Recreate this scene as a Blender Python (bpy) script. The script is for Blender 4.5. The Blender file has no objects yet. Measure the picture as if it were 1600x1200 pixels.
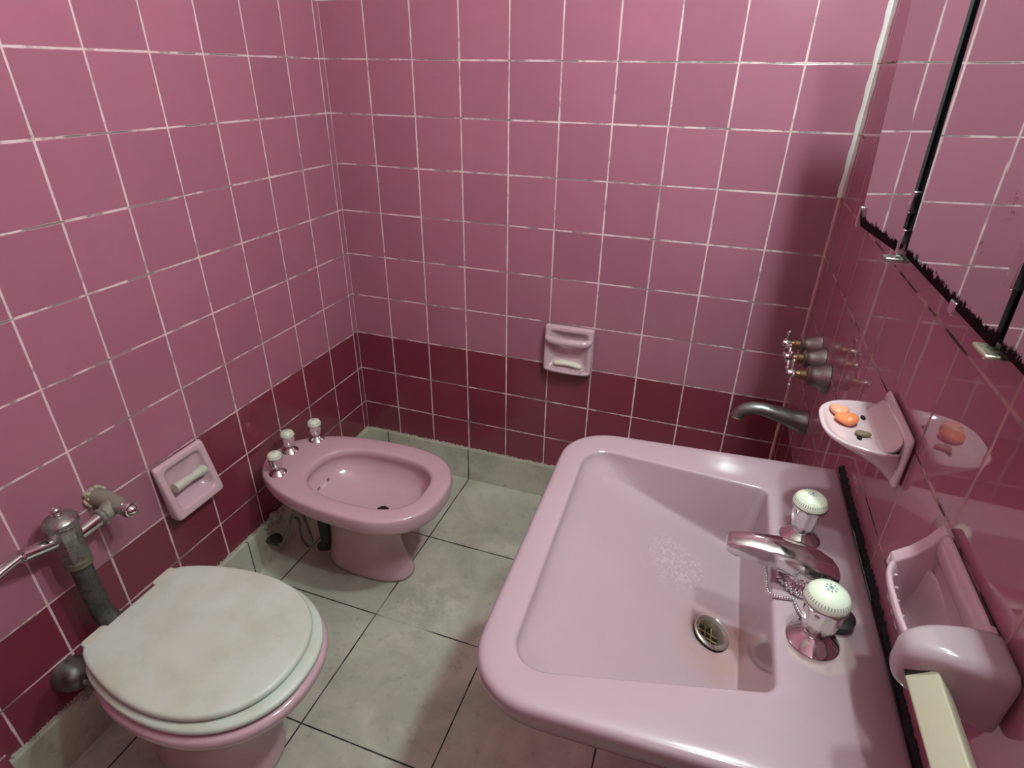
import bpy, bmesh, math, random
from mathutils import Vector, Matrix
PI = math.pi
sin, cos = math.sin, math.cos
SC = bpy.context.scene
COL = SC.collection
random.seed(7)
V = Vector
def lerp(a, b, t): return a + (b - a) * t
def srgb(r, g, b):
    f = lambda c: (c / 12.92) if c <= .04045 else ((c + .055) / 1.055) ** 2.4
    return (f(r / 255), f(g / 255), f(b / 255), 1)

# ------------------------------------------------------------------ mesh kit
class G:
    def __init__(s): s.v = []; s.f = []
    def add(s, vs, fs):
        o = len(s.v); s.v += [V(p) for p in vs]; s.f += [[i + o for i in f] for f in fs]; return s
    def loft(s, loops, cap0=True, cap1=True, closed=True):
        n = len(loops[0]); o = len(s.v)
        for l in loops: s.v += [V(p) for p in l]
        for i in range(len(loops) - 1):
            for j in range(n if closed else n - 1):
                a, b = o + i * n + j, o + i * n + (j + 1) % n
                s.f.append([a, b, b + n, a + n])
        if cap0: s.f.append([o + j for j in range(n)][::-1])
        if cap1: s.f.append([o + (len(loops) - 1) * n + j for j in range(n)])
        return s
    def tube(s, pts, r, n=12, cap=True, flat=1.0):
        pts = [V(p) for p in pts]; rs = r if isinstance(r, (list, tuple)) else [r] * len(pts)
        t0 = (pts[1] - pts[0]).normalized()
        u = t0.orthogonal().normalized(); loops = []
        for i, p in enumerate(pts):
            t = (pts[min(i + 1, len(pts) - 1)] - pts[max(i - 1, 0)]).normalized()
            u = (u - t * u.dot(t)).normalized(); w = t.cross(u)
            loops.append([p + (u * cos(2 * PI * k / n) + w * sin(2 * PI * k / n) * flat) * rs[i] for k in range(n)])
        return s.loft(loops, cap, cap)
    def lathe(s, prof, o=(0, 0, 0), ax=(0, 0, 1), n=24, flute=0, amp=0, cap=True):
        o = V(o); ax = V(ax).normalized(); u = ax.orthogonal().normalized(); w = ax.cross(u); loops = []
        for r, h, *a in prof:
            am = a[0] if a else 0
            loops.append([o + ax * h + (u * cos(q) + w * sin(q)) * (r * (1 - am * abs(sin(flute * q / 2))) if flute else r)
                          for q in [2 * PI * k / n for k in range(n)]])
        return s.loft(loops, cap, cap)
    def ball(s, c, r, n=10, m=6, sc=(1, 1, 1)):
        c = V(c); loops = []
        for i in range(1, m):
            p = PI * i / m
            loops.append([c + V((r * sin(p) * cos(2 * PI * k / n) * sc[0], r * sin(p) * sin(2 * PI * k / n) * sc[1], -r * cos(p) * sc[2])) for k in range(n)])
        o = len(s.v); s.loft(loops, False, False); e = len(s.v)
        s.v += [c + V((0, 0, -r * sc[2])), c + V((0, 0, r * sc[2]))]
        for k in range(n):
            s.f.append([o + (k + 1) % n, o + k, e]); s.f.append([e - n + k, e - n + (k + 1) % n, e + 1])
        return s
    def box(s, a, b):
        x0, y0, z0 = a; x1, y1, z1 = b
        return s.add([(x0, y0, z0), (x1, y0, z0), (x1, y1, z0), (x0, y1, z0), (x0, y0, z1), (x1, y0, z1), (x1, y1, z1), (x0, y1, z1)],
                     [[0, 3, 2, 1], [4, 5, 6, 7], [0, 1, 5, 4], [1, 2, 6, 5], [2, 3, 7, 6], [3, 0, 4, 7]])
    def xf(s, M):
        s.v = [M @ p for p in s.v]; return s

def wloc(o):
    p = V((0, 0, 0))
    while o: p += o.location; o = o.parent
    return p
def obj(name, g, mat, parent=None, origin=None, sub=0, bev=0, ang=40, local=False):
    """One mesh object. Geometry is given in world metres unless local=True."""
    if parent is not None: off = V((0, 0, 0)) if local else wloc(parent)
    else: off = V(origin) if origin else V((0, 0, 0))
    me = bpy.data.meshes.new(name)
    me.from_pydata([tuple(p - off) for p in g.v], [], g.f)
    bm = bmesh.new(); bm.from_mesh(me)
    bmesh.ops.recalc_face_normals(bm, faces=bm.faces)
    bm.to_mesh(me); bm.free()
    for p in me.polygons: p.use_smooth = True
    if not sub: me.set_sharp_from_angle(angle=math.radians(ang))
    me.materials.append(mat)
    o = bpy.data.objects.new(name, me); COL.objects.link(o)
    if parent is not None: o.parent = parent
    else: o.location = off
    if bev:
        m = o.modifiers.new('bevel', 'BEVEL'); m.width = bev; m.segments = 3; m.limit_method = 'ANGLE'; m.angle_limit = math.radians(35)
    if sub:
        m = o.modifiers.new('subd', 'SUBSURF'); m.levels = sub; m.render_levels = sub
    return o
def tag(o, label=None, cat=None, group=None):
    if label: o['label'] = label
    if cat: o['category'] = cat
    if group: o['group'] = group
    return o
def thing(name, loc, label, cat, group=None):
    o = bpy.data.objects.new(name, None); COL.objects.link(o); o.location = loc; o.empty_display_size = .05
    return tag(o, label, cat, group)
def struct(o): o['kind'] = 'structure'; return o
def copy_under(src, parent, loc):
    c = src.copy(); COL.objects.link(c); c.parent = parent; c.location = loc
    for ch in src.children:
        d = ch.copy(); COL.objects.link(d); d.parent = c
    return c

def rpoly(cs, rad, k=6, s=5):
    """rounded polygon: corners (x,y) with radii, fixed point count"""
    n = len(cs); cs = [V((c[0], c[1])) for c in cs]; ins = []; outs = []; arcs = []
    for i in range(n):
        p, a, b = cs[i], cs[i - 1], cs[(i + 1) % n]; r = rad[i] if isinstance(rad, (list, tuple)) else rad
        da, db = (a - p).normalized(), (b - p).normalized()
        p0, p1 = p + da * r, p + db * r; pts = []
        for j in range(k + 1):
            t = j / k; h0 = p0.lerp(p, .55); h1 = p1.lerp(p, .55)
            pts.append(p0 * (1 - t) ** 3 + h0 * 3 * t * (1 - t) ** 2 + h1 * 3 * t * t * (1 - t) + p1 * t ** 3)
        arcs.append(pts)
    out = []
    for i in range(n):
        out += arcs[i]; e, f = arcs[i][-1], arcs[(i + 1) % n][0]
        out += [e.lerp(f, (j + 1) / (s + 1)) for j in range(s)]
    return out
def quad(x0, x1, y0, y1): return [(x1, y1), (x0, y1), (x0, y0), (x1, y0)]
def inset(cs, d):
    n = len(cs); out = []; c = [V(p) for p in cs]
    for i in range(n):
        p, a, b = c[i], c[i - 1], c[(i + 1) % n]
        ea, eb = (p - a).normalized(), (b - p).normalized()
        na, nb = V((-ea.y, ea.x)), V((-eb.y, eb.x))
        m = (na + nb); m = m / max(m.dot(na), 1e-6) / 1
        out.append((p.x + m.x * d, p.y + m.y * d))
    return out
def egg(xc, yc, af, ab, hw, z, n=48, e=2.2, clip=None, e2=None):
    out = []
    for i in range(n):
        q = 2 * PI * i / n; c, s = cos(q), sin(q)
        ee = e if c > 0 else (e2 or e)
        x = xc + (af if c > 0 else ab) * math.copysign(abs(c) ** (2 / ee), c)
        y = yc + hw * math.copysign(abs(s) ** (2 / ee), s)
        if clip is not None: x = max(x, clip)
        out.append((x, y, z))
    return out

# ------------------------------------------------------------------ materials
class NT:
    def __init__(s, name):
        s.m = bpy.data.materials.new(name); s.m.use_nodes = True; s.t = s.m.node_tree; s.t.nodes.clear()
        s.out = s.n('ShaderNodeOutputMaterial'); s.b = s.n('ShaderNodeBsdfPrincipled'); s.l(s.b.outputs[0], s.out.inputs[0])
    def n(s, t, **k):
        x = s.t.nodes.new(t)
        for a, b in k.items(): setattr(x, a, b)
        return x
    def l(s, a, b): s.t.links.new(a, b)
    def put(s, sock, v):
        if hasattr(v, 'is_output'): s.l(v, sock)
        else: sock.default_value = v
    def math(s, op, a, b=0., c=None, clamp=False):
        x = s.n('ShaderNodeMath', operation=op, use_clamp=clamp)
        s.put(x.inputs[0], a); s.put(x.inputs[1], b)
        if c is not None: s.put(x.inputs[2], c)
        return x.outputs[0]
    def sstep(s, v, a, b, o0=0., o1=1.):
        x = s.n('ShaderNodeMapRange', interpolation_type='SMOOTHSTEP'); s.put(x.inputs[0], v)
        x.inputs[1].default_value = a; x.inputs[2].default_value = b; x.inputs[3].default_value = o0; x.inputs[4].default_value = o1
        return x.outputs[0]
    def mix(s, f, a, b):
        x = s.n('ShaderNodeMix', data_type='RGBA'); s.put(x.inputs[0], f); s.put(x.inputs[6], a); s.put(x.inputs[7], b); return x.outputs[2]
    def noise(s, vec, scale, detail=3, rough=.55, dist=0):
        x = s.n('ShaderNodeTexNoise'); s.l(vec, x.inputs['Vector']); x.inputs['Scale'].default_value = scale
        x.inputs['Detail'].default_value = detail; x.inputs['Roughness'].default_value = rough; x.inputs['Distortion'].default_value = dist
        return x.outputs[0]
    def obj(s):
        return s.n('ShaderNodeTexCoord').outputs['Object']
    def pos(s):
        return s.n('ShaderNodeNewGeometry').outputs['Position']
    def xyz(s, v):
        x = s.n('ShaderNodeSeparateXYZ'); s.l(v, x.inputs[0]); return x.outputs
    def bump(s, h, strength=.3, dist=.001):
        x = s.n('ShaderNodeBump'); s.l(h, x.inputs['Height']); x.inputs['Strength'].default_value = strength; x.inputs['Distance'].default_value = dist
        s.l(x.outputs[0], s.b.inputs['Normal'])
    def set(s, **k):
        mp = dict(color='Base Color', rough='Roughness', metal='Metallic', spec='Specular IOR Level', coat='Coat Weight', crough='Coat Roughness', ior='IOR', emit='Emission Color', estr='Emission Strength')
        for a, b in k.items(): s.put(s.b.inputs[mp[a]], b)
        return s

T = .15
def tile_mat(name, ua, uo, light, dark, grout, stair=None, dirt=.5, gw=.0021, rough=.13, ior=1.5, bump=.35):
    """square glazed wall tiles; ua = axis index of the horizontal coordinate, uo its grout offset"""
    m = NT(name); p = m.obj(); c = m.xyz(p)
    wob = m.math('MULTIPLY', m.math('SUBTRACT', m.noise(p, 22, 3), .5), .0032)
    u = m.math('DIVIDE', m.math('SUBTRACT', c[ua], uo), T); v = m.math('DIVIDE', m.math('SUBTRACT', c[2], .563), T)
    def edge(a):
        fr = m.math('FRACT', a); d = m.math('SUBTRACT', .5, m.math('ABSOLUTE', m.math('SUBTRACT', fr, .5)))
        return m.math('ADD', m.math('MULTIPLY', d, T), wob)
    eu, ev = edge(u), edge(v)
    d = m.math('MINIMUM', eu, ev)
    wn = m.math('MULTIPLY', m.math('SUBTRACT', m.noise(p, 9, 2), .5), .0022)
    dd = m.math('SUBTRACT', d, wn)
    mask = m.sstep(dd, gw - .0006, gw + .0007, 1, 0)
    cell = m.n('ShaderNodeCombineXYZ'); m.l(m.math('FLOOR', u), cell.inputs[0]); m.l(m.math('FLOOR', v), cell.inputs[1]); cell.inputs[2].default_value = ua * 7.3
    wn2 = m.n('ShaderNodeTexWhiteNoise'); wn2.noise_dimensions = '3D'; m.l(cell.outputs[0], wn2.inputs[0])
    isd = m.math('LESS_THAN', v, 0)
    if stair is not None:
        far = m.math('GREATER_THAN', c[ua], stair)
        isd = m.math('MULTIPLY', isd, m.math('MAXIMUM', far, m.math('LESS_THAN', v, -1)))
    base = m.mix(isd, light, dark)
    val = m.math('ADD', m.math('MULTIPLY', wn2.outputs[0], .16), .92)
    mott = m.math('ADD', m.math('MULTIPLY', m.noise(p, 14, 4), .12), .94)
    hsv = m.n('ShaderNodeHueSaturation'); m.l(base, hsv.inputs['Color']); m.l(m.math('MULTIPLY', val, mott), hsv.inputs['Value'])
    gn = m.noise(p, 13, 4, .65)
    gd = m.sstep(gn, .56, .64, 0, dirt)
    # dark grime hugs the upper side of the horizontal joints
    hor = m.math('MULTIPLY', m.sstep(ev, .0012, .0026, 1, .15), m.sstep(m.noise(p, 7, 4, .65), .47, .56, 0, 1))
    gcol = m.mix(m.math('MAXIMUM', gd, m.math('MULTIPLY', hor, min(1, dirt * 1.5))), grout, (.05, .032, .032, 1))
    col = m.mix(mask, hsv.outputs[0], gcol)
    m.set(color=col, rough=m.mix(mask, (rough,) * 3 + (1,), (.75, .75, .75, 1)), ior=ior)
    und = m.noise(p, 7, 2)
    h = m.math('ADD', m.math('MULTIPLY', m.sstep(dd, gw - .001, gw + .002, 0, 1), 1.), m.math('MULTIPLY', und, .9))
    m.bump(h, bump, .0012)
    return m.m
def floor_mat(name, vertical=None):
    m = NT(name); p = m.obj(); c = m.xyz(p)
    P = .352
    wob = m.math('MULTIPLY', m.math('SUBTRACT', m.noise(p, 16, 3), .5), .003)
    def edge(a, o):
        u = m.math('DIVIDE', m.math('SUBTRACT', a, o), P); d = m.math('SUBTRACT', .5, m.math('ABSOLUTE', m.math('SUBTRACT', m.math('FRACT', u), .5)))
        return m.math('ADD', m.math('MULTIPLY', d, P), wob), m.math('FLOOR', u)
    eu, fu = edge(c[0], .0975); ev, fv = edge(c[1], -.009)
    if vertical == 'x': d = eu
    elif vertical == 'y': d = ev
    else: d = m.math('MINIMUM', eu, ev)
    mask = m.sstep(d, .0012, .0026, 1, 0)
    n1 = m.noise(p, 5, 6, .62, .6); n2 = m.noise(p, 30, 5, .7); n3 = m.noise(p, 2.2, 3)
    col = m.mix(m.sstep(n1, .35, .7), (.44, .44, .36, 1), (.62, .615, .51, 1))
    col = m.mix(m.sstep(n2, .54, .70, 0, .45), col, (.26, .24, .19, 1))
    col = m.mix(m.sstep(n3, .5, .75, 0, .35), col, (.37, .34, .28, 1))
    if vertical is None:
        # plaster splash spread over one joint
        dv = m.n('ShaderNodeVectorMath', operation='DISTANCE'); m.l(p, dv.inputs[0]); dv.inputs[1].default_value = (.585, -.62, 0)
        st = m.math('MULTIPLY', m.sstep(dv.outputs['Value'], .05, .17, 1, 0), m.sstep(m.noise(p, 19, 6, .75), .44, .62))
        col = m.mix(m.math('MULTIPLY', st, .55), col, (.74, .72, .63, 1))
        dj = m.n('ShaderNodeVectorMath', operation='DISTANCE'); m.l(p, dj.inputs[0]); dj.inputs[1].default_value = (.54, -.69, 0)
        mask = m.math('MULTIPLY', mask, m.sstep(dj.outputs['Value'], .05, .13, .12, 1))
        bh = m.math('ADD', m.math('MULTIPLY', n2, .3), m.math('MULTIPLY', st, .8))
    else: bh = m.math('MULTIPLY', n2, .3)
    col = m.mix(mask, col, (.018, .014, .011, 1))
    m.set(color=col, rough=m.mix(n1, (.42,) * 3 + (1,), (.62,) * 3 + (1,)))
    m.bump(m.math('SUBTRACT', bh, mask), .5, .0015)
    return m.m
def ceramic(name, col, rough=.12, mott=.05):
    m = NT(name); p = m.pos(); n = m.noise(p, 9, 3)
    hs = m.n('ShaderNodeHueSaturation'); hs.inputs['Color'].default_value = col
    m.l(m.math('ADD', m.math('MULTIPLY', n, mott * 2), 1 - mott), hs.inputs['Value'])
    m.set(color=hs.outputs[0], rough=rough, ior=1.5, coat=.3, crough=.06)
    m.bump(m.noise(p, 30, 2), .03, .001)
    return m.m
def metal(name, col, rough=.15, spots=0., spotcol=(.05, .045, .035, 1)):
    m = NT(name); p = m.pos(); n = m.noise(p, 70, 5, .7); n2 = m.noise(p, 22, 4, .65)
    k = m.math('MULTIPLY', m.sstep(m.math('ADD', m.math('MULTIPLY', n, .5), m.math('MULTIPLY', n2, .5)), .5 - .22 * spots, .62, 0, 1), min(1, spots))
    m.set(color=m.mix(k, col, spotcol), metal=m.math('SUBTRACT', 1, m.math('MULTIPLY', k, .8)),
          rough=m.math('ADD', rough, m.math('MULTIPLY', k, .4)))
    if spots > .3: m.bump(n, .35, .001)
    return m.m
def plain(name, col, rough=.5, nscale=25, amt=.12, metal_=0., spec=.5):
    m = NT(name); p = m.pos(); n = m.noise(p, nscale, 4, .6)
    hs = m.n('ShaderNodeHueSaturation'); hs.inputs['Color'].default_value = col; m.l(m.math('ADD', m.math('MULTIPLY', n, amt * 2), 1 - amt), hs.inputs['Value'])
    m.set(color=hs.outputs[0], rough=rough, metal=metal_, spec=spec); return m.m

LIGHT = (.385, .150, .212, 1); DARK = (.215, .038, .064, 1); GROUT = (.74, .57, .58, 1)
M_back = tile_mat('tile_back', 0, 0, LIGHT, DARK, GROUT)
M_left = tile_mat('tile_left', 1, -.026, LIGHT, DARK, GROUT, stair=-.85)
M_right = tile_mat('tile_right', 1, -.075, (.43, .160, .228, 1), DARK, (.55, .34, .33, 1), rough=.03, dirt=.7, gw=.0018, ior=1.62, bump=.16)
M_front = tile_mat('tile_front', 0, 0, LIGHT, DARK, GROUT)
M_floor = floor_mat('floor_tile')
M_bbx = floor_mat('skirting_tile_x', 'x'); M_bby = floor_mat('skirting_tile_y', 'y')
M_ceil = plain('ceiling_paint', srgb(226, 222, 214), .8)
M_plaster = plain('plaster_crumbs', (.42, .40, .33, 1), .9, 90, .3)
M_caulk = plain('white_sealant', srgb(232, 228, 224), .5, 40, .08)
M_caulkp = plain('pink_grout_bead', srgb(214, 160, 164), .7, 60, .2)
M_mould = plain('black_mould', (.010, .009, .008, 1), .9, 120, .6)
PINK = srgb(222, 172, 188)
M_pink = ceramic('pink_ceramic', (.60, .39, .44, 1), .14)
M_dish = ceramic('pale_pink_ceramic', (.66, .50, .54, 1), .12)
M_hold = ceramic('dusty_pink_ceramic', (.64, .44, .50, 1), .16)
M_brk = ceramic('bracket_ceramic', (.42, .315, .355, 1), .13)
M_chrome = metal('chrome', (.72, .70, .70, 1), .1, .12)
M_chromew = metal('worn_chrome', (.46, .45, .42, 1), .2, .62, (.07, .065, .05, 1))
M_pipe = metal('corroded_pipe', (.20, .20, .18, 1), .42, 1.0, (.045, .045, .035, 1))
M_bell = metal('dull_nickel', (.36, .335, .32, 1), .36, .35, (.10, .085, .07, 1))
M_brass = metal('brass', (.50, .37, .18, 1), .3, .3)
M_scale = plain('lime_scale', srgb(168, 160, 138), .9, 110, .35)
M_black = plain('black_rubber', (.010, .010, .011, 1), .4)
M_hole = plain('drain_dark', (.006, .005, .005, 1), .6)
M_soap = plain('white_soap', (.86, .82, .66, 1), .4, 30, .06)
M_orange = plain('orange_soap', srgb(240, 140, 92), .35, 60, .12)
M_peach = plain('peach_soap', srgb(238, 168, 136), .35, 60, .14)
M_olive = plain('olive_soap', srgb(122, 108, 78), .5, 120, .4)
M_roller = plain('ivory_plastic', srgb(206, 206, 192), .4, 60, .06)
M_bar = plain('cream_plastic_bar', (.43, .385, .285, 1), .32, 80, .05)
M_hose = metal('braided_hose', (.32, .32, .31, 1), .45, .5)
M_dpipe = plain('dark_plastic_pipe', (.016, .015, .014, 1), .4)
M_copper = plain('rusty_fitting', (.16, .06, .03, 1), .6, 80, .4)
M_cab = plain('cabinet_black', (.012, .011, .011, 1), .6)
M_lampb = plain('lamp_white', srgb(220, 218, 210), .4)

def sink_mat():
    m = NT('sink_ceramic'); p = m.pos(); c = m.xyz(p)
    n = m.noise(p, 8, 3)
    base = m.mix(n, (.385, .262, .304, 1), (.42, .295, .337, 1))
    d = m.n('ShaderNodeVectorMath', operation='DISTANCE'); m.l(p, d.inputs[0]); d.inputs[1].default_value = (1.335, -1.08, .69)
    st = m.math('MULTIPLY', m.sstep(d.outputs['Value'], .03, .10, 1, 0), m.sstep(m.noise(p, 16, 4), .3, .6))
    base = m.mix(m.math('MULTIPLY', st, .45), base, srgb(176, 128, 100))
    d2 = m.n('ShaderNodeVectorMath', operation='DISTANCE'); m.l(p, d2.inputs[0]); d2.inputs[1].default_value = (1.423, -1.143, .816)
    st2 = m.math('MULTIPLY', m.sstep(d2.outputs['Value'], .036, .044, 1, 0), m.sstep(m.noise(p, 40, 3), .3, .5))
    base = m.mix(m.math('MULTIPLY', st2, .4), base, srgb(196, 178, 160))
    # old scale patch under the spout
    d3 = m.n('ShaderNodeVectorMath', operation='DISTANCE'); m.l(p, d3.inputs[0]); d3.inputs[1].default_value = (1.25, -.96, .72)
    st3 = m.math('MULTIPLY', m.sstep(d3.outputs['Value'], .02, .09, 1, 0), m.sstep(m.noise(p, 170, 6, .75), .44, .66))
    base = m.mix(m.math('MULTIPLY', st3, .14), base, srgb(232, 214, 214))
    m.set(color=base, rough=m.math('ADD', .12, m.math('MULTIPLY', st3, .3)), ior=1.5, coat=.3, crough=.08)
    m.bump(m.noise(p, 45, 3), .06, .001)
    return m.m
def lid_mat():
    m = NT('aged_seat_plastic'); p = m.pos(); n = m.noise(p, 7, 5, .62); n2 = m.noise(p, 16, 5, .7); n3 = m.noise(p, 4, 2)
    col = m.mix(m.sstep(n, .38, .68), (.60, .655, .59, 1), (.52, .55, .455, 1))
    col = m.mix(m.sstep(n2, .60, .76, 0, .5), col, (.38, .36, .27, 1))
    col = m.mix(m.sstep(n3, .52, .68, 0, .3), col, (.48, .45, .30, 1))
    m.set(color=col, rough=.42); return m.m
def cap_mat():
    """white porcelain tap cap: little blue flower and a dotted rim"""
    m = NT('porcelain_cap'); c = m.xyz(m.obj())
    r = m.math('SQRT', m.math('ADD', m.math('MULTIPLY', c[0], c[0]), m.math('MULTIPLY', c[1], c[1])))
    a = m.math('ARCTAN2', c[1], c[0])
    pet = m.math('MULTIPLY', m.math('GREATER_THAN', m.math('COSINE', m.math('MULTIPLY', a, 8)), .05), m.math('LESS_THAN', r, .0058))
    gap = m.math('LESS_THAN', m.math('ABSOLUTE', m.math('SUBTRACT', r, .0033)), .0005)
    pet = m.math('MAXIMUM', m.math('SUBTRACT', pet, gap, clamp=True), m.math('LESS_THAN', r, .0016))
    rim = m.math('MULTIPLY', m.math('GREATER_THAN', m.math('COSINE', m.math('MULTIPLY', a, 44)), .2), m.math('LESS_THAN', m.math('ABSOLUTE', m.math('SUBTRACT', r, .0196)), .0009))
    col = m.mix(m.math('MULTIPLY', rim, .6), srgb(226, 232, 212), srgb(70, 84, 84))
    col = m.mix(m.math('MULTIPLY', pet, .85), col, srgb(40, 110, 140))
    m.set(color=col, rough=.12, coat=.5); return m.m
def mirror_mat():
    m = NT('old_mirror'); p = m.pos(); c = m.xyz(p)
    n = m.noise(p, 60, 7, .78); n2 = m.noise(p, 210, 5, .7); n3 = m.noise(p, 20, 3)
    hgt = m.math('SUBTRACT', c[2], 1.222)
    low = m.math('ADD', m.math('MULTIPLY', hgt, -1), m.math('MULTIPLY', n, .040))
    edge = m.sstep(low, .004, .008)
    blot = m.math('MULTIPLY', m.sstep(m.math('ADD', m.math('MULTIPLY', n2, .45), m.math('MULTIPLY', n3, .55)), .605, .64),
                  m.math('MULTIPLY', m.sstep(hgt, .03, .26, 1, .0), m.sstep(c[1], -.98, -1.03)))
    k = m.math('MAXIMUM', edge, m.math('MULTIPLY', blot, .85))
    dif = m.n('ShaderNodeBsdfDiffuse'); dif.inputs[0].default_value = (.42, .42, .41, 1)
    glo = m.n('ShaderNodeBsdfGlossy'); glo.inputs[0].default_value = (.86, .87, .86, 1); glo.inputs[1].default_value = .015
    mx = m.n('ShaderNodeMixShader'); mx.inputs[0].default_value = .12; m.l(glo.outputs[0], mx.inputs[1]); m.l(dif.outputs[0], mx.inputs[2])
    dk = m.n('ShaderNodeBsdfDiffuse'); dk.inputs[0].default_value = (.022, .012, .013, 1)
    m2 = m.n('ShaderNodeMixShader'); m.l(k, m2.inputs[0]); m.l(mx.outputs[0], m2.inputs[1]); m.l(dk.outputs[0], m2.inputs[2])
    m.l(m2.outputs[0], m.out.inputs[0]); m.t.nodes.remove(m.b)
    return m.m
M_sink = sink_mat(); M_lid = lid_mat(); M_cap = cap_mat(); M_mirror = mirror_mat()

# ------------------------------------------------------------------ room shell
H = 2.42; YF = -2.15; WA = .0058
def xw(y): return 1.5 - WA * y
def slab(name, a, b, mat, **k): return struct(obj(name, G().box(a, b), mat, **k))
slab('floor', (-.1, YF - .1, -.1), (1.62, .1, 0), M_floor)
slab('ceiling', (-.1, YF - .1, H), (1.62, .1, H + .1), M_ceil)
slab('wall_back', (-.1, 0, 0), (1.62, .1, H), M_back)
slab('wall_left', (-.1, YF, 0), (0, 0, H), M_left)
wr = struct(obj('wall_right', G().box((0, YF - .05, 0), (.1, .0, H)), M_right)); wr.location = (1.5, 0, 0); wr.rotation_euler = (0, 0, WA)
slab('wall_front', (-.1, YF - .1, 0), (1.62, YF, H), M_front)
slab('wall_near', (0.001, YF, 0), (.098, -1.432, H), M_left)
def ragged(pts_fn, n, amp, r):
    g = G(); loops = []
    for i in range(n + 1):
        p, nrm = pts_fn(i / n); a = r * random.uniform(.4, 1.5); b = amp * random.random()
        t = V((0, 0, 1)); loops.append([p, p + nrm * a, p + nrm * a * .8 + t * (a * .5 + b * .4), p + t * (a + b)])
    return g.loft(loops)
struct(obj('baseboard_back', G().box((.012, -.012, 0), (1.495, -.0005, .14)), M_bbx))
struct(obj('baseboard_left', G().box((.0005, -1.431, 0), (.013, -.0005, .14)), M_bby))
struct(obj('trim_1', ragged(lambda t: (V((.012 + 1.48 * t, -.0005, .1395)), V((0, -1, 0))), 420, .004, .0042), M_plaster))
struct(obj('trim_2', ragged(lambda t: (V((.0005, -1.43 + 1.425 * t, .1395)), V((1, 0, 0))), 420, .005, .0045), M_plaster))
g = G()
for _ in range(26):
    y = random.gauss(-.60, .018); g.ball((.012 + random.uniform(0, .014), y, .14 + random.gauss(0, .012)), random.uniform(.005, .011), 7, 5, (1, 1, random.uniform(.6, 1.2)))
struct(obj('trim_3', g, M_plaster))
# sealant bead in the right corner, white above, old pink grout below
def bead(z0, z1, r): 
    g = G(); n = 60
    return g.loft([[V((1.5, -.0005, z)), V((1.5 - r * (1 + .15 * sin(k * 1.7)), -.0005, z)), V((1.5 - r * .6, -r * .6, z)), V((1.5, -r, z))] for k, z in [(k, lerp(z0, z1, k / n)) for k in range(n + 1)]])
struct(obj('trim_4', bead(1.165, H - .002, .0085), M_caulk))
struct(obj('trim_5', bead(.12, 1.165, .0045), M_caulkp))

# ------------------------------------------------------------------ tap handle prototypes (shared mesh data)
def tap_handle(parent, loc, sc, name='tap_handle'):
    """chrome flange, fluted chrome body and porcelain cap: body > flange, porcelain_cap"""
    body = G().lathe([(.011, .006), (.0125, .017), (.0155, .021, .08), (.0182, .034, .16), (.0204, .049, .13), (.0212, .0535, 0), (.0212, .056), (.019, .0565)], n=64, flute=10)
    b = obj(name, body, M_chrome, parent, local=True); b.location = loc; b.scale = (sc,) * 3
    fl = obj('flange', G().lathe([(.0245, 0), (.0255, .0015), (.0235, .004), (.016, .009), (.0125, .0125)], n=36), M_chrome, b, local=True)
    cp = obj('porcelain_cap', G().lathe([(.0200, .0562), (.0212, .0575), (.0212, .060), (.0200, .0645), (.0165, .069), (.011, .0722), (.0055, .0738), (.001, .0742)], n=36), M_cap, b, local=True)
    cp['label'] = 'white porcelain cap with a small blue flower'
    return b

# ------------------------------------------------------------------ sink
SINK = thing('sink', (1.25, -1.03, 0), 'large pale pink wall sink with a sloped rectangular basin and two porcelain capped taps', 'sink')
OUT = [(1.4985, -.722), (1.010, -.760), (1.024, -1.350), (1.5052, -1.326)]
BWL = [(1.373, -.836), (1.058, -.816), (1.071, -1.303), (1.371, -1.226)]
FLR = [(1.356, -.853), (1.086, -.840), (1.096, -1.276), (1.354, -1.210)]
ro = [.006, .085, .085, .006]; rb = [.014, .05, .05, .014]
def zl(pts, z): return [(p[0], p[1], z(p[0], p[1]) if callable(z) else z) for p in pts]
def rp(c, r): return rpoly(c, r, 8, 8)
fz = lambda x, y: .787 - (x - 1.086) * .395
DR = (1.313, -1.057)
dz = fz(*DR) - .006
NL = len(rp(OUT, ro))
fl0 = rp(FLR, [.022, .05, .05, .022]); cen = V(DR)
def todrain(t, rr):
    out = []
    for p in fl0:
        d = p - cen; q = cen + d.normalized() * rr; out.append(p.lerp(q, t))
    return out
loops = [zl(rp(quad(1.22, 1.44, -1.14, -.94), .05), .60), zl(rp(quad(1.17, 1.465, -1.20, -.87), .07), .62),
         zl(rp(inset(OUT, .075), [.03, .09, .09, .03]), .685), zl(rp(inset(OUT, .045), [.01, .085, .085, .01]), .738), zl(rp(inset(OUT, .018), ro), .758),
         zl(rp(inset(OUT, .008), ro), .770), zl(rp(inset(OUT, .003), ro), .784), zl(rp(OUT, ro), .801), zl(rp(inset(OUT, .0016), ro), .8095), zl(rp(inset(OUT, .006), ro), .8142),
         zl(rp(inset(OUT, .014), ro), .8155), zl(rp(inset(BWL, -.011), rb), .8155), zl(rp(inset(BWL, -.004), rb), .8150), zl(rp(inset(BWL, -.0012), rb), .8132), zl(rp(BWL, rb), .810), zl(rp(inset(BWL, .0015), rb), .803)]
top0 = rp(inset(BWL, .002), rb)
for t in (.25, .6, .9, .97):
    loops.append([(lerp(p.x, q.x, t), lerp(p.y, q.y, t), lerp(.800, fz(q.x, q.y), t)) for p, q in zip(top0, fl0)])
loops.append([(p.x, p.y, fz(p.x, p.y)) for p in todrain(.03, .03)])
for t, dd in ((.09, .0012), (.2, .0022), (.4, .0032), (.7, .0046), (.92, .006)):
    loops.append([(p.x, p.y, fz(p.x, p.y) - dd) for p in todrain(t, .03)])
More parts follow.
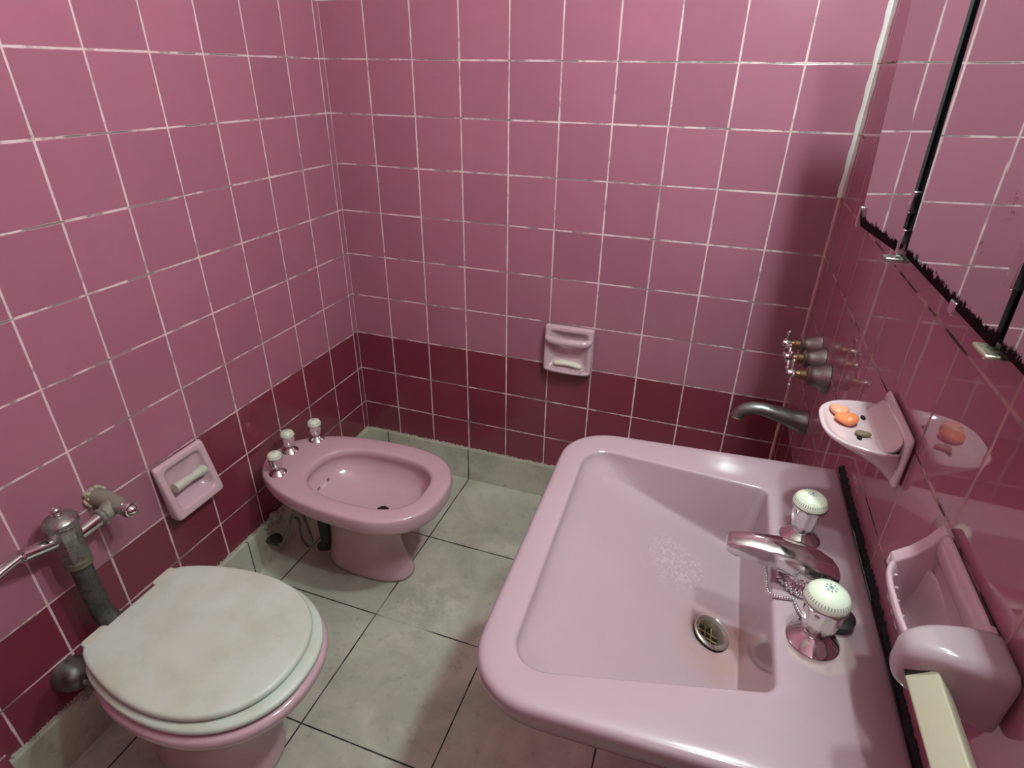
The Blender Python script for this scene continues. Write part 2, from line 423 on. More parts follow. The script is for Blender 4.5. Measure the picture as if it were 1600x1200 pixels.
loops.append([(p.x, p.y, fz(p.x, p.y) - .008) for p in todrain(1, .0265)])
loops.append([(p.x, p.y, fz(p.x, p.y) - .030) for p in todrain(1, .0225)])
obj('basin', G().loft(loops), M_sink, SINK, sub=1)
ped = [zl(rp(quad(a, b, -1.04 - w, -1.04 + w), .06), z) for a, b, w, z in ((1.20, 1.46, .125, 0), (1.20, 1.46, .125, .03), (1.235, 1.455, .10, .12), (1.25, 1.45, .088, .35), (1.24, 1.455, .095, .55), (1.225, 1.46, .11, .625))]
obj('pedestal', G().loft(ped), M_sink, SINK, sub=1)
# drain: floor plane is tilted
nrm = V((.395, 0, 1)).normalized(); do = V((DR[0], DR[1], dz - .001))
dr = obj('drain', G().lathe([(.0275, -.002), (.0285, .0012), (.0265, .0028), (.021, .0012), (.0175, -.006), (.0165, -.02)], do, nrm, 36, cap=False), metal('drain_metal', (.62, .58, .50, 1), .22, .5), SINK)
obj('drain_hole', G().lathe([(.0175, -.0165), (.0005, -.017)], do, nrm, 24, cap=False), M_hole, dr)
g = G(); ux = V((1, 0, -.395)).normalized(); uy = V((0, 1, 0))
for k in range(2):
    for s in (-1, 1):
        a, b = (ux, uy) if k == 0 else (uy, ux)
        g.tube([do - nrm * .010 + b * (s * .005) - a * .0165, do - nrm * .010 + b * (s * .005) + a * .0165], .0012, 6)
obj('grate', g, M_brass, dr)
tap_handle(SINK, V((1.416, -.942, .815)) - SINK.location, 1.13)
tap_handle(SINK, V((1.417, -1.136, .815)) - SINK.location, 1.22)
# spout
sec = [(1.305, .8655, .853, .0135, .0115), (1.309, .869, .850, .0155, .013), (1.335, .8745, .846, .018, .015), (1.37, .876, .843, .0205, .0175), (1.40, .8725, .838, .0225, .020), (1.425, .866, .830, .023, .021), (1.442, .858, .829, .020, .018), (1.451, .850, .830, .0125, .011)]
g = G(); lp = []
for x, zt, zb, wt, wb in sec:
    r = [(-wb, zb), (-wb * .5, zb - .001), (wb * .5, zb - .001), (wb, zb), (wt, lerp(zb, zt, .55)), (wt * .92, zt - .0035), (wt * .62, zt), (0, zt + .0008), (-wt * .62, zt), (-wt * .92, zt - .0035), (-wt, lerp(zb, zt, .55))]
    lp.append([(x, -1.041 + a, z) for a, z in r])
g.loft(lp)
sp = obj('spout', g, M_chrome, SINK, bev=.0012, ang=32)
obj('spout_base', G().loft([[(1.418 + .027 * cos(q) * k, -1.041 + .021 * sin(q) * k, z) for q in [2 * PI * i / 32 for i in range(32)]] for k, z in ((1.12, .8145), (1.12, .819), (.92, .824), (.85, .838))]), M_chrome, sp)
obj('aerator', G().lathe([(.008, .842), (.0095, .843), (.0095, .853)], (1.320, -1.041, 0), (0, 0, 1), 20), M_chrome, sp)
# black mould seam along the wall
g = G(); loops_ = []
for i in range(161):
    t = i / 160; y = lerp(-.724, -1.55 if False else -1.33, t); x1 = xw(y) - .0006; e = lerp(1.4985, 1.5052, t)
    a = random.uniform(.0, .0035); hgt = random.uniform(.000, .006) * (1.4 if t < .6 else .8)
    loops_.append([(x1, y, .800), (e - a, y, .813), (e - a * .9, y, .8172), (x1, y, .8185 + hgt)])
struct(obj('trim_6', g.loft(loops_), M_mould))

# plug on its bead chain
PLUG = thing('sink_plug', (1.446, -1.098, .815), 'black rubber plug on a bead chain lying behind the nearer sink tap', 'plug')
obj('stopper', G().lathe([(.016, 0), (.019, .002), (.021, .010), (.021, .013), (.016, .0145), (.004, .0150), (.003, .018), (.0005, .019)], (1.447, -1.099, .8162), (0, 0, 1), 28), M_black, PLUG)
cp = []
def bez(a, b, c, d, n):
    a, b, c, d = map(V, (a, b, c, d))
    return [a * (1 - t) ** 3 + b * 3 * t * (1 - t) ** 2 + c * 3 * t * t * (1 - t) + d * t ** 3 for t in [i / n for i in range(n)]]
cp += bez((1.362, -1.036, .842), (1.361, -1.048, .835), (1.362, -1.068, .825), (1.366, -1.078, .8195), 13)
cp += bez((1.366, -1.078, .8195), (1.375, -1.086, .8185), (1.386, -1.080, .8185), (1.398, -1.079, .8185), 10)
cp += bez((1.398, -1.079, .8185), (1.402, -1.095, .8185), (1.404, -1.10, .8185), (1.4065, -1.104, .8185), 7)
cp += bez((1.4065, -1.104, .8185), (1.43, -1.085, .8185), (1.437, -1.09, .822), (1.447, -1.099, .836), 12)
for k in range(64):
    q = -PI * .75 + k * .23; r = 1.30 + .05 * sin(k * .9)
    cp.append(V((1.416 + .027 * r * cos(q), -1.043 + .0215 * r * sin(q), .8185 + .0034 * (k // 27) + .0006 * sin(k))))
g = G()
for p in cp: g.ball(p, .0025, 8, 5)
obj('chain', g, M_chrome, PLUG)
obj('chain_hook', G().tube([(1.362, -1.036, .845), (1.3615, -1.040, .838), (1.3625, -1.043, .832)], .0032, 8), M_chromew, PLUG)

# ------------------------------------------------------------------ toilet
TY = -1.176
TOI = thing('toilet', (.38, TY, 0), 'low pink toilet with its stained off-white lid closed', 'toilet')
prof = [(.34, .13, .20, .108, 0), (.34, .13, .20, .108, .02), (.34, .118, .19, .096, .09), (.345, .118, .19, .094, .17), (.355, .135, .20, .112, .235), (.375, .175, .21, .142, .29), (.39, .206, .225, .168, .335), (.398, .222, .235, .179, .36), (.40, .228, .24, .184, .380), (.40, .226, .24, .182, .392), (.40, .214, .23, .170, .397), (.40, .15, .18, .12, .396)]
body = obj('bowl', G().loft([egg(a, TY, b, c, d, z) for a, b, c, d, z in prof]), M_pink, TOI, sub=1)
g = G().loft([egg(.40, TY, a, b, h, z, 48, 2.2, .205, 1.9) for a, b, h, z in ((.208, .29, .163, .3985), (.219, .30, .174, .401), (.223, .30, .178, .409), (.220, .30, .175, .417), (.208, .29, .165, .4195))])
obj('seat', g, M_lid, TOI, sub=1)
lidp = [(.198, .300, .159, .4205), (.204, .302, .166, .4225), (.2055, .303, .1675, .429), (.203, .302, .1655, .4355), (.196, .298, .160, .4375), (.188, .292, .153, .4385), (.11, .20, .09, .4395), (.03, .06, .03, .440)]
obj('lid', G().loft([egg(.395, TY, a, b, h, z, 64, 2.2, .192 + max(0, .02 * (.159 - h) / .1) if h > .12 else None, 1.85) for a, b, h, z in lidp]), M_lid, TOI, sub=1)
for s in (-1, 1):
    hc = TY + s * .083
    g = G().loft([[(x, y, z) for x, y in rpoly(quad(.181, .205, hc - w, hc + w), .006, 4, 1)] for z, w in ((.398, .025), (.425, .026), (.4365, .0255), (.4385, .0225))])
    obj('hinge', g, M_roller, TOI)
for s in (-1, 1):
    obj('bolt_cap', G().lathe([(.019, 0), (.019, .006), (.013, .015), (.002, .018)], (.30, TY + s * .128, .0005), (0, 0, 1), 20), M_pink, TOI)

# ------------------------------------------------------------------ flush valve on left wall
FX, FY = .070, -1.174
FLU = thing('flush_valve', (0, FY, .50), 'corroded chrome flush valve with lever and pipe on the wall above the toilet lid', 'flush valve')
obj('flush_pipe', G().tube([(FX, FY, .522), (FX, FY, .44), (FX + .001, FY, .385), (FX + .008, FY, .355), (FX + .03, FY, .338), (FX + .060, FY, .333), (.152, FY, .333)], [.0205, .0205, .0205, .022, .0225, .022, .022], 20), M_pipe, FLU)
obj('pipe_collar', G().lathe([(.020, 0), (.024, .003), (.026, .008), (.0245, .012), (.026, .017), (.024, .023), (.021, .026)], (FX, FY, .505), (0, 0, 1), 24), metal('tarnished_brass', (.34, .31, .22, 1), .4, .8, (.09, .08, .055, 1)), FLU)
obj('valve_body', G().lathe([(.0245, .526), (.0265, .530), (.0265, .585), (.0285, .590), (.0290, .612), (.0265, .618)], (FX, FY, 0), (0, 0, 1), 8), M_chromew, FLU, bev=.0015, ang=25)
obj('valve_cap', G().lathe([(.029, .617), (.032, .620), (.032, .627), (.029, .632), (.016, .637), (.012, .640)], (FX, FY, 0), (0, 0, 1), 32), M_chromew, FLU)
g = G().lathe([(.010, .639), (.011, .644)], (FX, FY, 0), (0, 0, 1), 16); g.ball((FX, FY, .650), .010, 14, 8)
obj('cap_knob', g, M_chrome, FLU)
hd = obj('handle_sleeve', G().tube([(FX, FY - .026, .588), (FX, FY - .034, .591), (FX, FY - .082, .605), (FX, FY - .085, .606)], [.0135, .0145, .0140, .011], 18), M_chrome, FLU)
obj('lever', G().tube([(FX, FY - .083, .605), (FX + .002, FY - .12, .602), (FX + .006, FY - .18, .592)], [.0070, .0075, .0085], 14), M_chrome, FLU)
obj('supply_arm', G().tube([(FX, FY + .02, .573), (FX, FY + .075, .577)], .0145, 18), M_chrome, FLU)
obj('union_nut', G().lathe([(.018, .0), (.0205, .003), (.0205, .010), (.018, .013)], (FX, FY + .066, .577), (0, 1, 0), 8), M_chromew, FLU, bev=.001)
g = G().tube([(FX, FY + .078, .5775), (FX - .002, FY + .098, .581), (FX - .01, FY + .112, .584)], [.0165, .019, .018], 16)
g.tube([(.0, FY + .112, .585), (.04, FY + .112, .585), (.085, FY + .108, .585), (.108, FY + .106, .585)], [.022, .0205, .0165, .0150], 18)
obj('stop_valve', g, metal('limed_metal', (.38, .36, .31, 1), .5, .95, (.30, .28, .22, 1)), FLU)
obj('stop_cap', G().lathe([(.0155, .104), (.0175, .106), (.0180, .118), (.015, .123), (.0125, .1235), (.009, .131), (.003, .134)], (0, FY + .106, .585), (1, 0, 0), 24), M_chrome, FLU)
g = G()
for _ in range(70):
    q = random.uniform(0, 2 * PI); r = random.uniform(.013, .022); g.ball((.002 + random.uniform(0, .011), FY + .112 + r * cos(q), .585 + r * sin(q)), random.uniform(.004, .0075), 7, 5)
obj('scale_crust', g, M_scale, FLU)

# ------------------------------------------------------------------ shutoff valve low on left wall
def cross(c, ax, L, r, ball, roll=0., n=4):
    c = V(c); ax = V(ax).normalized(); u = (V((0, 0, 1)) - ax * ax.z).normalized(); w = ax.cross(u); g = G()
    for k in range(n):
        q = roll + 2 * PI * k / n; d = u * cos(q) + w * sin(q)
        g.tube([c, c + d * L * .5, c + d * L * .8, c + d * L], [r, r * .75, r * .95, r * .7], 8); g.ball(c + d * (L + ball * .6), ball, 8, 6)
    g.lathe([(r * 1.7, -r * 2), (r * 2.1, 0), (r * 1.7, r * 2), (r * .6, r * 2.6)], c, ax, 14); return g
STV = thing('shutoff_valve', (0, -1.25, .222), 'domed dull metal shutoff valve low on the wall beside the toilet', 'valve')
obj('escutcheon', G().lathe([(.039, .0008), (.0385, .008), (.035, .025), (.027, .042), (.018, .052), (.013, .055)], (0, -1.25, .222), (1, 0, 0), 32), metal('dark_dome', (.30, .31, .29, 1), .3, .4), STV)
obj('stem', G().lathe([(.012, .05), (.012, .062), (.008, .064), (.008, .082)], (0, -1.25, .222), (1, 0, 0), 16), M_pipe, STV)
obj('cross_handle', cross((.084, -1.25, .222), (1, 0, 0), .026, .0055, .0062, .5), M_chromew, STV)

# ------------------------------------------------------------------ toilet paper holder
def frame_loops(W, us, vs, deps, rad):
    """rounded rect rings: us=(u0,u1), vs=(v0,v1) per ring, dep function"""
    out = []
    for (u0, u1), (v0, v1), dep, r in zip(us, vs, deps, rad):
        out.append([W(p[0], p[1], dep(p[1]) if callable(dep) else dep) for p in rpoly(quad(u0, u1, v0, v1), r, 5, 4)])
    return out
TPH = thing('toilet_paper_holder', (0, -.851, .413), 'square pink ceramic recessed paper holder on the left wall', 'paper holder')
Wl = lambda u, v, d: V((d, u, v))
dpf = lambda v: lerp(.058, .022, (v - .413) / .15)
g = G().loft(frame_loops(Wl, [(-.928, -.774), (-.928, -.774), (-.9255, -.7765), (-.922, -.780), (-.911, -.791), (-.908, -.794), (-.906, -.796), (-.900, -.802)],
                         [(.411, .565)] * 2 + [(.4135, .5625), (.417, .559), (.430, .549), (.434, .545), (.436, .543), (.446, .536)],
                         [.0006, lambda v: dpf(v) - .008, lambda v: dpf(v) - .002, lambda v: dpf(v), lambda v: dpf(v) - .001, lambda v: dpf(v) - .004, lambda v: dpf(v) - .012, .006],
                         [.006, .007, .009, .012, .016, .016, .014, .012]))
obj('holder_frame', g, M_hold, TPH, sub=1)
rl = [( -.8985, .0115), (-.880, .0115), (-.879, .0105), (-.862, .0105), (-.861, .0093), (-.840, .0093), (-.839, .0105), (-.822, .0105), (-.821, .0115), (-.8035, .0115)]
obj('paper_roller', G().tube([(.034, y, .492 - (y + .851) * .03) for y, r in rl], [r * 1.12 for y, r in rl], 20), M_roller, TPH)

# ------------------------------------------------------------------ bidet
BY = -.568
BID = thing('bidet', (.33, BY, 0), 'pink ceramic bidet with three porcelain capped taps in the far left corner', 'bidet')
e = 2.35
L = [(.335, .15, .158, .070, 0, -.538), (.335, .15, .158, .070, .012, -.538), (.332, .128, .14, .062, .06, -.54), (.33, .112, .125, .060, .13, -.545), (.335, .112, .122, .068, .20, -.55), (.345, .13, .135, .085, .255, -.556), (.37, .17, .19, .118, .295, -.562), (.40, .195, .255, .150, .325, -.567), (.42, .199, .350, .172, .340, BY), (.42, .203, .374, .1785, .350, BY), (.42, .205, .380, .181, .362, BY), (.42, .205, .380, .181, .382, BY), (.42, .2035, .378, .1795, .390, BY), (.42, .199, .374, .175, .3945, BY), (.42, .190, .366, .166, .3965, BY)]
lo = [egg(a, y, b, c, d, z, 56, e) for a, b, c, d, z, y in L]
e2 = 2.6
for a, b, c, d, z in ((.402, .176, .212, .132, .3968), (.402, .1685, .2045, .1245, .3955), (.402, .164, .200, .120, .3915), (.402, .1625, .1985, .1185, .384), (.402, .1635, .1995, .1195, .374), (.402, .169, .205, .125, .366), (.402, .174, .208, .130, .352), (.402, .170, .198, .126, .332), (.405, .150, .167, .110, .303), (.41, .105, .115, .078, .283), (.415, .05, .05, .04, .276), (.42, .014, .014, .014, .275)):
    lo.append(egg(a, -.575, b, c, d, z, 56, e2))
obj('bowl', G().loft(lo), M_pink, BID, sub=1)
obj('drain_hole', G().lathe([(.0185, .2775), (.019, .2785), (.0165, .2782), (.0005, .2778)], (.418, -.573, 0), (0, 0, 1), 24), M_hole, BID)
for y in (-.60, -.553): obj('spray_nozzle', G().ball((.222, y, .325), .006, 8, 6, (.5, 1.2, 1)), M_chrome, BID)
for p in ((.130, -.652), (.090, -.546), (.127, -.464)): tap_handle(BID, V((p[0], p[1], .3955)) - BID.location, 1.0)
for pts in ([(.118, -.60, .33), (.125, -.60, .25), (.10, -.615, .17), (.075, -.63, .10), (.055, -.638, .085)], [(.14, -.58, .33), (.13, -.59, .22), (.165, -.61, .115), (.14, -.60, .065), (.09, -.57, .06), (.055, -.53, .085), (.03, -.52, .09)]):
    P = [V(p) for p in pts]; cr = []
    for i in range(len(P) - 1):
        p0, p1, p2, p3 = P[max(i - 1, 0)], P[i], P[i + 1], P[min(i + 2, len(P) - 1)]
        for k in range(8):
            t = k / 8; cr.append(.5 * ((2 * p1) + (p2 - p0) * t + (2 * p0 - 5 * p1 + 4 * p2 - p3) * t * t + (3 * p1 - p0 - 3 * p2 + p3) * t ** 3))
    cr.append(P[-1]); obj('hose', G().tube(cr, .0048, 10), M_hose, BID)
obj('drain_pipe', G().tube([(.175, -.56, .29), (.182, -.56, .20), (.188, -.563, .16), (.188, -.563, .09), (.178, -.56, .05), (.15, -.555, .03)], [.016, .016, .022, .022, .020, .016], 16), M_dpipe, BID)
obj('drain_elbow', G().tube([(.10, -.60, .345), (.12, -.59, .26), (.15, -.575, .19), (.186, -.563, .15)], .0085, 12), M_dpipe, BID)
obj('pipe_fitting', G().lathe([(.014, .2), (.018, .203), (.018, .24), (.013, .243)], (.20, -.575, 0), (0, 0, 1), 8), M_copper, BID)
BSV = thing('supply_valve', (0.013, -.636, .085), 'small dark supply valve behind the bidet at the wall base', 'valve')
obj('valve_body', G().tube([(.0135, -.636, .085), (.052, -.636, .085)], [.012, .011], 14), M_pipe, BSV)
obj('hand_wheel', G().lathe([(.004, .0), (.019, .001), (.021, .006), (.018, .011), (.006, .012)], (.045, -.636, .096), (.2, 0, 1), 20), plain('dark_green_wheel', (.012, .022, .02, 1), .4), BSV)

# ------------------------------------------------------------------ soap holder on back wall
SH = thing('soap_holder', (.825, 0, .560), 'square pink ceramic soap holder with grab bar on the back wall', 'soap dish')
Wb = lambda u, v, d: V((u, -d, v))
X0, X1, Z0, Z1 = .742, .906, .556, .716
fd = lambda v: .030 + .010 * (1 - (v - Z0) / (Z1 - Z0))
def ring(i): return (X0 + i, X1 - i), (Z0 + i, Z1 - i)
rr = [ring(0), ring(0), ring(.003), ring(.006), ring(.016), ring(.019), ring(.024)]
g = G().loft(frame_loops(Wb, [r[0] for r in rr] + [(.792, .856)], [r[1] for r in rr] + [(.604, .690)],
                         [.0006, lambda v: fd(v) - .008, lambda v: fd(v) - .002, fd, fd, lambda v: fd(v) - .003, lambda v: fd(v) - .010, .006],
                         [.007, .008, .010, .012, .012, .011, .010, .010]))
fr = obj('holder_frame', g, M_hold, SH, sub=1)
bp = [(.7525, .026, .676), (.755, .038, .674), (.762, .047, .672), (.79, .0505, .671), (.824, .0515, .671), (.858, .0505, .671), (.886, .047, .672), (.893, .038, .674), (.8955, .026, .676)]
obj('grab_bar', G().tube([Wb(x, z, d) for x, d, z in bp], [.010, .0115, .0128, .0128, .0128, .0128, .0128, .0115, .010], 16), M_hold, SH, sub=1)
lip = [[Wb(x, z, d) for d, z in ((.006, .560), (b - .004, .557), (b, .561), (b, .567), (b - .004, .571), (b - .012, .5695), (.01, .573))] for x, b in ((.745, .040), (.752, .047), (.78, .053), (.824, .056), (.868, .053), (.896, .047), (.903, .040))]
obj('tray_lip', G().loft(lip), M_hold, SH, sub=1)
g = G()
for i in range(7):
    x = .775 + i * .0165; g.tube([Wb(x, .5715, .014), Wb(x, .5725, .034), Wb(x, .5710, .051)], [.0026, .0034, .0026], 8)
obj('soap_ribs', g, M_hold, SH)
ls = []
for i in range(13):
    t = i / 12; x = .776 + .100 * t; s = (1 - abs(2 * t - 1) ** 5) ** .5 if 0 < i < 12 else .22
    b = .0095 * s * (1 + .18 * abs(2 * t - 1)); zc = .587 - .002 + .008 * (1 - (2 * t - 1) ** 2) - .003 * t
    ls.append([Wb(x, zc + b * sin(q), .034 + .0135 * s * cos(q)) for q in [2 * PI * k / 14 for k in range(14)]])
tag(obj('soap_bar', G().loft(ls), M_soap, origin=(.827, -.034, .576), sub=1), 'curved white bar of soap lying in the back wall soap holder', 'soap')

# ------------------------------------------------------------------ shower taps and bath spout on right wall
def shower_tap(y, z, roll, label):
    o = thing('shower_tap', (xw(y), y, z), label, 'tap', 'shower taps on the right wall')
    b = obj('bell_escutcheon', G().lathe([(.0335, .0008), (.033, .004), (.0275, .014), (.0225, .026), (.0205, .036), (.0215, .038), (.0215, .042), (.016, .045)], (0, 0, 0), (-1, 0, 0), 32), M_bell, o, local=True)
    obj('stem', G().lathe([(.0115, .044), (.0115, .056), (.009, .058), (.008, .070)], (0, 0, 0), (-1, 0, 0), 20), M_brass, o, local=True)
    obj('cross_handle', cross((-.073, 0, 0), (-1, 0, 0), .0235, .0048, .0062, roll), M_chrome, o, local=True)
    return o
shower_tap(-.255, .853, .12, 'chrome cross handle tap, farthest of the three on the right wall')
shower_tap(-.336, .852, .70, 'chrome cross handle tap, middle of the three on the right wall')
shower_tap(-.422, .850, .35, 'chrome cross handle tap, nearest of the three on the right wall')
BS = thing('bath_spout', (xw(-.34), -.34, .69), 'dull nickel curved spout on the right wall below the three cross taps', 'spout')
sx = xw(-.34)
obj('spout_body', G().tube([(sx - .0008, -.34, .688), (sx - .004, -.34, .688), (sx - .02, -.34, .690), (sx - .045, -.34, .695), (sx - .08, -.34, .702), (sx - .105, -.34, .7055), (sx - .125, -.34, .704), (sx - .142, -.34, .697), (sx - .152, -.34, .686), (sx - .156, -.34, .674)], [.031, .0305, .026, .021, .018, .0165, .016, .0155, .0155, .016], 24), metal('dark_nickel', (.33, .33, .32, 1), .3, .45, (.09, .085, .075, 1)), BS)
obj('spout_rim', G().tube([V((sx - .1565, -.34, .674)) + V((.0145 * cos(q), .0145 * sin(q), 0)) for q in [2 * PI * k / 20 for k in range(21)]], .002, 6), M_brass, BS)

# ------------------------------------------------------------------ scalloped soap dish on right wall
SDy = -.901; sdx = xw(SDy)
SD = thing('soap_dish', (sdx, SDy, .95), 'pale pink ceramic shelf soap dish on the right wall behind the sink', 'soap dish')
def ush(depth, hw, z, n=28, tipr=.55, dx=.001):
    """U outline: straight at the wall, rounded at the tip"""
    out = []
    for i in range(n + 1):
        q = -PI / 2 + PI * i / n; c, s = cos(q), sin(q)
        out.append((sdx - dx - depth * abs(c) ** .62, SDy + hw * math.copysign(abs(s) ** .75, s), z))
    return out
lo = [ush(.006, .058, .948), ush(.014, .062, .952), ush(.024, .064, .962), ush(.050, .068, .978), ush(.086, .0715, .991), ush(.099, .0735, .997), ush(.102, .0745, 1.001), ush(.100, .0735, 1.0045), ush(.095, .070, 1.0035), ush(.090, .066, .999), ush(.084, .062, .9965), ush(.05, .05, .9955), ush(.02, .03, .9955)]
g = G().loft(lo)
obj('dish_shelf', g, M_dish, SD, sub=1)
pl_ = [[(sdx - d, SDy + p[0], p[1]) for p in rpoly(quad(-.075 + i, .075 - i, .950 + i, 1.030 - i), .008, 4, 3)] for d, i in ((.0012, 0), (.006, 0), (.010, .002), (.012, .006))]
obj('back_plate', G().loft(pl_), M_dish, SD, sub=1)
fil = [[(sdx - .010 - (1.031 - z) * 0 - d, SDy + yy, z) for d, z in ((0, .992), (.030, .9945), (.016, .9985), (.007, 1.006), (.002, 1.018), (0, 1.026))] for yy in (-.068, -.04, 0, .04, .068)]
obj('back_cove', G().loft(fil), M_dish, SD, sub=1)
for px, py in ((1.466, -.868), (1.478, -.925), (1.452, -.930)):
    obj('drain_slot', G().lathe([(.0062, 0), (.0058, .0012), (.001, .0013)], (0, 0, 0), (0, 0, 1), 16).xf(Matrix.Translation((px, py, .9962)) @ Matrix.Scale(.55, 4, (1, 0, 0))), M_hole, SD)
def lump(name, c, r, sc, mat, label, sd):
    random.seed(sd); g = G().ball(c, r, 14, 10, sc); ph = [random.uniform(0, 6) for _ in range(3)]
    g.v = [V(c) + (p - V(c)) * (1 + .10 * sin(3 * math.atan2(p.y - c[1], p.x - c[0]) + ph[0]) + .06 * sin(400 * p.z + ph[1] + 200 * p.x)) for p in g.v]
    return tag(obj(name, g, mat, origin=(c[0], c[1], c[2] - r * sc[2]), sub=1), label, 'soap')
lump('soap_piece', (1.433, -.868, 1.0030), .0145, (1.0, .95, .50), M_peach, 'pale peach scrap of soap at the back of the right wall dish', 1)
lump('soap_piece', (1.4405, -.893, 1.0035), .0150, (1.05, .95, .52), M_orange, 'bright orange scrap of soap in front on the right wall dish', 2)
lump('soap_piece', (1.457, -.922, .9995), .0085, (1.3, .75, .48), M_olive, 'small olive brown scrap of soap on the right wall dish', 3)

# ------------------------------------------------------------------ soap tray and towel bar on right wall
TRy = -1.200; tx = xw(TRy)
TR = thing('soap_tray', (tx, TRy, .863), 'deep pink ceramic soap tray on the right wall next to the towel bar', 'soap dish')
Wr = lambda u, v, d: V((tx - d, u, v))
# back frame ring and a pocket with a bowed front wall
outl = lambda dep, hw, z, base=.001, n=24: [Wr(TRy + hw * math.copysign(abs(sin(q)) ** .62, sin(q)), z, base + (dep - base) * abs(cos(q)) ** .5) for q in [-PI / 2 + PI * i / n for i in range(n + 1)]]
lo = [outl(.012, .072, .866), outl(.022, .074, .885), outl(.040, .075, .925), outl(.052, .075, .952), outl(.0565, .0745, .962), outl(.0565, .0735, .967), outl(.053, .071, .969, .004), outl(.049, .067, .965, .006), outl(.044, .062, .945, .007), outl(.037, .058, .918, .008), outl(.031, .052, .905, .010), outl(.022, .03, .902, .016)]
obj('tray_pocket', G().loft(lo), M_hold, TR, sub=1)
side = lambda s: [[Wr(TRy + s * y, z, d) for d, z in ((.001, .866), (.001, 1.016), (.009, 1.018), (.0125, 1.013), (.018, 1.000), (.030, .982), (.045, .968), (.045, .955), (.030, .92), (.015, .880))] for y in (.058, .064, .0735, .0755)]
for s in (-1, 1): obj('tray_cheek', G().loft(side(s)), M_hold, TR, bev=.003)
g = G().loft([[Wr(TRy + y, z, d) for d, z in ((.001, .985), (.006, .980), (.0125, .990), (.0135, 1.008), (.010, 1.018), (.001, 1.018))] for y in (-.0745, -.05, 0, .05, .0745)])
obj('tray_top_rail', g, M_hold, TR, sub=1)
obj('tray_back', G().loft([[Wr(TRy + y, z, d) for d, z in ((.001, .985), (.001, .90), (.010, .90), (.0075, .93), (.006, .985))] for y in (-.068, -.03, .03, .068)]), M_hold, TR)
g = G()
for i in range(6):
    y = TRy - .05 + i * .02; g.tube([Wr(y, .958, .0485 - .012 * abs(i - 2.5) / 2.5 * .6), Wr(y, .925, .038), Wr(y, .905, .026)], [.002, .003, .002], 8)
obj('tray_ribs', g, M_hold, TR)
TB = thing('towel_bar', (xw(-1.5), -1.5, .93), 'cream square towel bar held by a pink ceramic bracket beside the sink', 'towel bar')
def bracket(yc, s):
    bx = xw(yc); B = lambda d, y, z: V((bx - d, yc + s * y, z)); lo = []
    for d, hy, z0, z1, r in ((.001, .028, .954, 1.024, .010), (.010, .028, .954, 1.026, .012), (.028, .026, .957, 1.027, .012), (.046, .023, .961, 1.026, .012), (.060, .020, .964, 1.024, .012), (.071, .017, .967, 1.020, .013), (.078, .013, .972, 1.014, .011), (.081, .007, .979, 1.006, .006)):
        lo.append([B(d, p[0], p[1]) for p in rpoly(quad(-hy, hy, z0, z1), r, 5, 3)])
    return G().loft(lo)
obj('bracket', bracket(-1.297, 1), M_brk, TB, sub=1)
obj('bracket', bracket(-1.775, 1), M_brk, TB, sub=1)
RB = math.radians(38)
def rot2(a, b): return a * cos(RB) - b * sin(RB), a * sin(RB) + b * cos(RB)
def barsec(h, y, cx, cz, r=.002): return [(cx + q[0], y, cz + q[1]) for q in [rot2(p[0], p[1]) for p in rpoly(quad(-h, h, -h, h), r, 3, 1)]]
br = obj('bar', G().loft([barsec(.0128, y, 1.4485 + .004 * t, .9895) for y, t in ((-1.300, 0), (-1.785, 1))]), M_bar, TB); br['label'] = 'square cream plastic bar'
obj('bar_socket', G().loft([barsec(.0152, y, 1.4515, .9900, .003) for y in (-1.306, -1.3165)]), M_hole, TB)

# ------------------------------------------------------------------ mirror cabinet on right wall
MC = thing('mirror_cabinet', (xw(-1.2), -1.2, 1.22), 'three panel mirror cabinet with black spotted edges on the right wall', 'mirror')
def pane(pts, th=.004):
    p = [V(q) for q in pts]; n = (p[1] - p[0]).cross(p[3] - p[0]).normalized()
    if n.x > 0: n = -n
    return G().loft([p, [q - n * th for q in p]])
p1 = [(1.436, -.633, 1.222), (1.4585, -.793, 1.2215), (1.4514, -.7735, 1.70), (1.4225, -.573, 1.70)]
p2 = [(1.461, -.829, 1.2255), (1.4683, -1.132, 1.2225), (1.4640, -1.112, 1.70), (1.4565, -.785, 1.70)]
p3 = [(1.4690, -1.149, 1.2270), (1.4745, -1.46, 1.2240), (1.4705, -1.43, 1.70), (1.4650, -1.123, 1.70)]
for p in (p1, p2, p3): obj('mirror_pane', pane(p), M_mirror, MC)
bk = [V(q) for q in ((1.4405, -.643, 1.226), (1.462, -.795, 1.2245), (1.468, -.832, 1.2275), (1.4735, -1.14, 1.2245), (1.480, -1.46, 1.2265))]
g = G(); lo = []
for b in bk: lo.append([V((b.x + .0035, b.y, b.z)), V((b.x + .0005 + (.0 if b.y < -.7 else -.009), b.y + (.045 if b.y > -1.0 else .03), 1.698)), V((xw(b.y) - .0008, b.y + (.045 if b.y > -1.0 else .03), 1.698)), V((xw(b.y) - .0008, b.y, b.z))])
obj('cabinet_body', g.loft(lo), M_cab, MC)
def clip(c, ty, hz, out=.004):
    c = V(c); return G().box((c.x - out, c.y - ty, c.z - hz), (c.x + .006, c.y + ty, c.z + hz))
for c, ty, hz in (((1.434, -.631, 1.236), .0045, .016), ((1.4585, -.797, 1.290), .005, .014), ((1.4585, -.806, 1.238), .005, .018), ((1.467, -1.030, 1.224), .008, .007), ((1.4675, -1.126, 1.296), .009, .020)):
    obj('mirror_clip', clip(c, ty, hz), M_chrome, MC, bev=.0015)
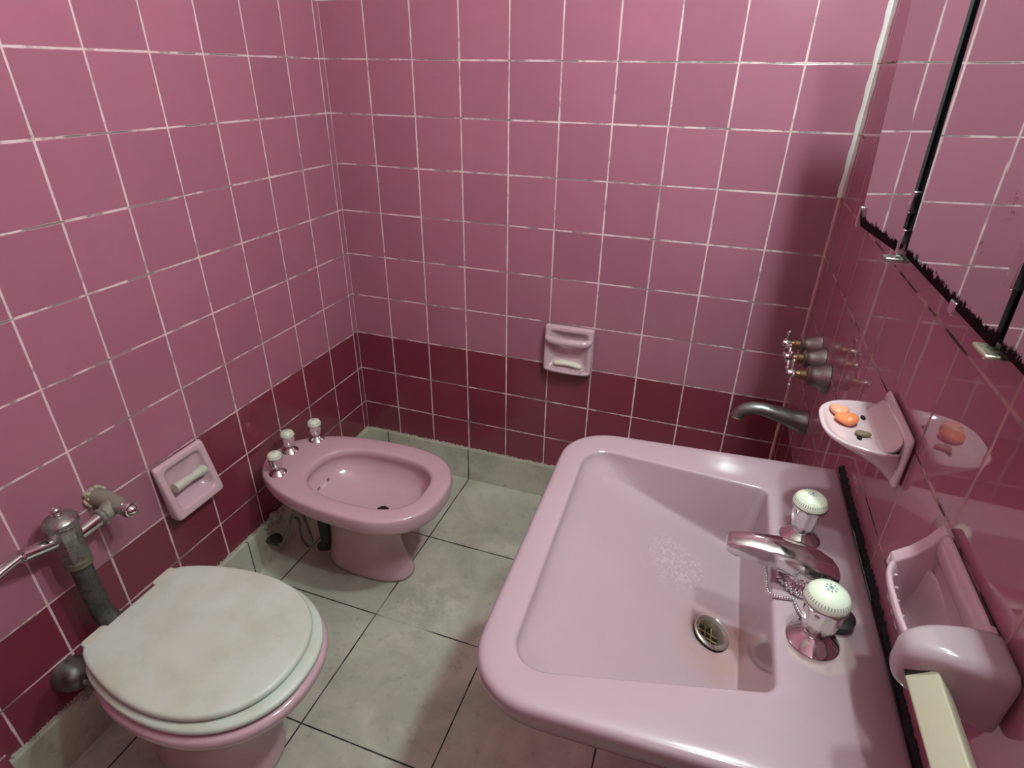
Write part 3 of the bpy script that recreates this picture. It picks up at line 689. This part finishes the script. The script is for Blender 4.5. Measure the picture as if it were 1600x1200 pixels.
obj('clip_foot', G().box((1.440, -.826, 1.2145), (1.470, -.806, 1.2205)), M_chromew, MC, bev=.002)
obj('clip_foot', G().box((1.4570, -1.156, 1.2175), (1.480, -1.122, 1.2230)), metal('aged_clip', (.62, .58, .45, 1), .25, .3), MC, bev=.003)

# ------------------------------------------------------------------ wall lamp above the mirror (just outside the frame)
LZ = 2.0; LX = 1.463
LA = thing('wall_lamp', (xw(-1.17), -1.17, 1.95), 'white wall lamp with two bulbs above the mirror cabinet', 'lamp')
obj('lamp_base', G().box((xw(-1.35) - .018, -1.45, LZ + .045), (xw(-1.35) - .0015, -.89, LZ + .115)), M_lampb, LA, bev=.004)
for y, en in ((-1.00, 38), (-1.34, 23)):
    obj('bulb_socket', G().lathe([(.021, .028), (.021, .075), (.012, .08)], (LX, y, LZ), (0, 0, 1), 20), M_lampb, LA)
    ld = bpy.data.lights.new('bulb', 'POINT'); ld.energy = en; ld.shadow_soft_size = .034; ld.color = (.78, 1, .95)
    lo_ = bpy.data.objects.new('bulb', ld); COL.objects.link(lo_); lo_.parent = LA; lo_.location = V((LX, y, LZ - .004)) - LA.location

# ------------------------------------------------------------------ camera, world, view
w = bpy.data.worlds.new('World'); SC.world = w; w.use_nodes = True
w.node_tree.nodes['Background'].inputs[0].default_value = (.9, .9, 1, 1); w.node_tree.nodes['Background'].inputs[1].default_value = 0.0
cd = bpy.data.cameras.new('camera'); cam = bpy.data.objects.new('camera', cd); COL.objects.link(cam)
cd.sensor_fit = 'HORIZONTAL'; cd.sensor_width = 36; cd.lens = 36 * 911.27 / 1600; cd.clip_start = .01
cam.matrix_world = Matrix(((0.942558, -0.168532, 0.288411, 1.220009), (0.333774, 0.440598, -0.833348, -1.727484), (0.013372, 0.881743, 0.471541, 1.434812), (0.000000, 0.000000, 0.000000, 1.000000)))
SC.camera = cam
vs = SC.view_settings; vs.view_transform = 'Standard'; vs.look = 'None'; vs.gamma = 1; vs.use_curve_mapping = False; vs.exposure = 0.0
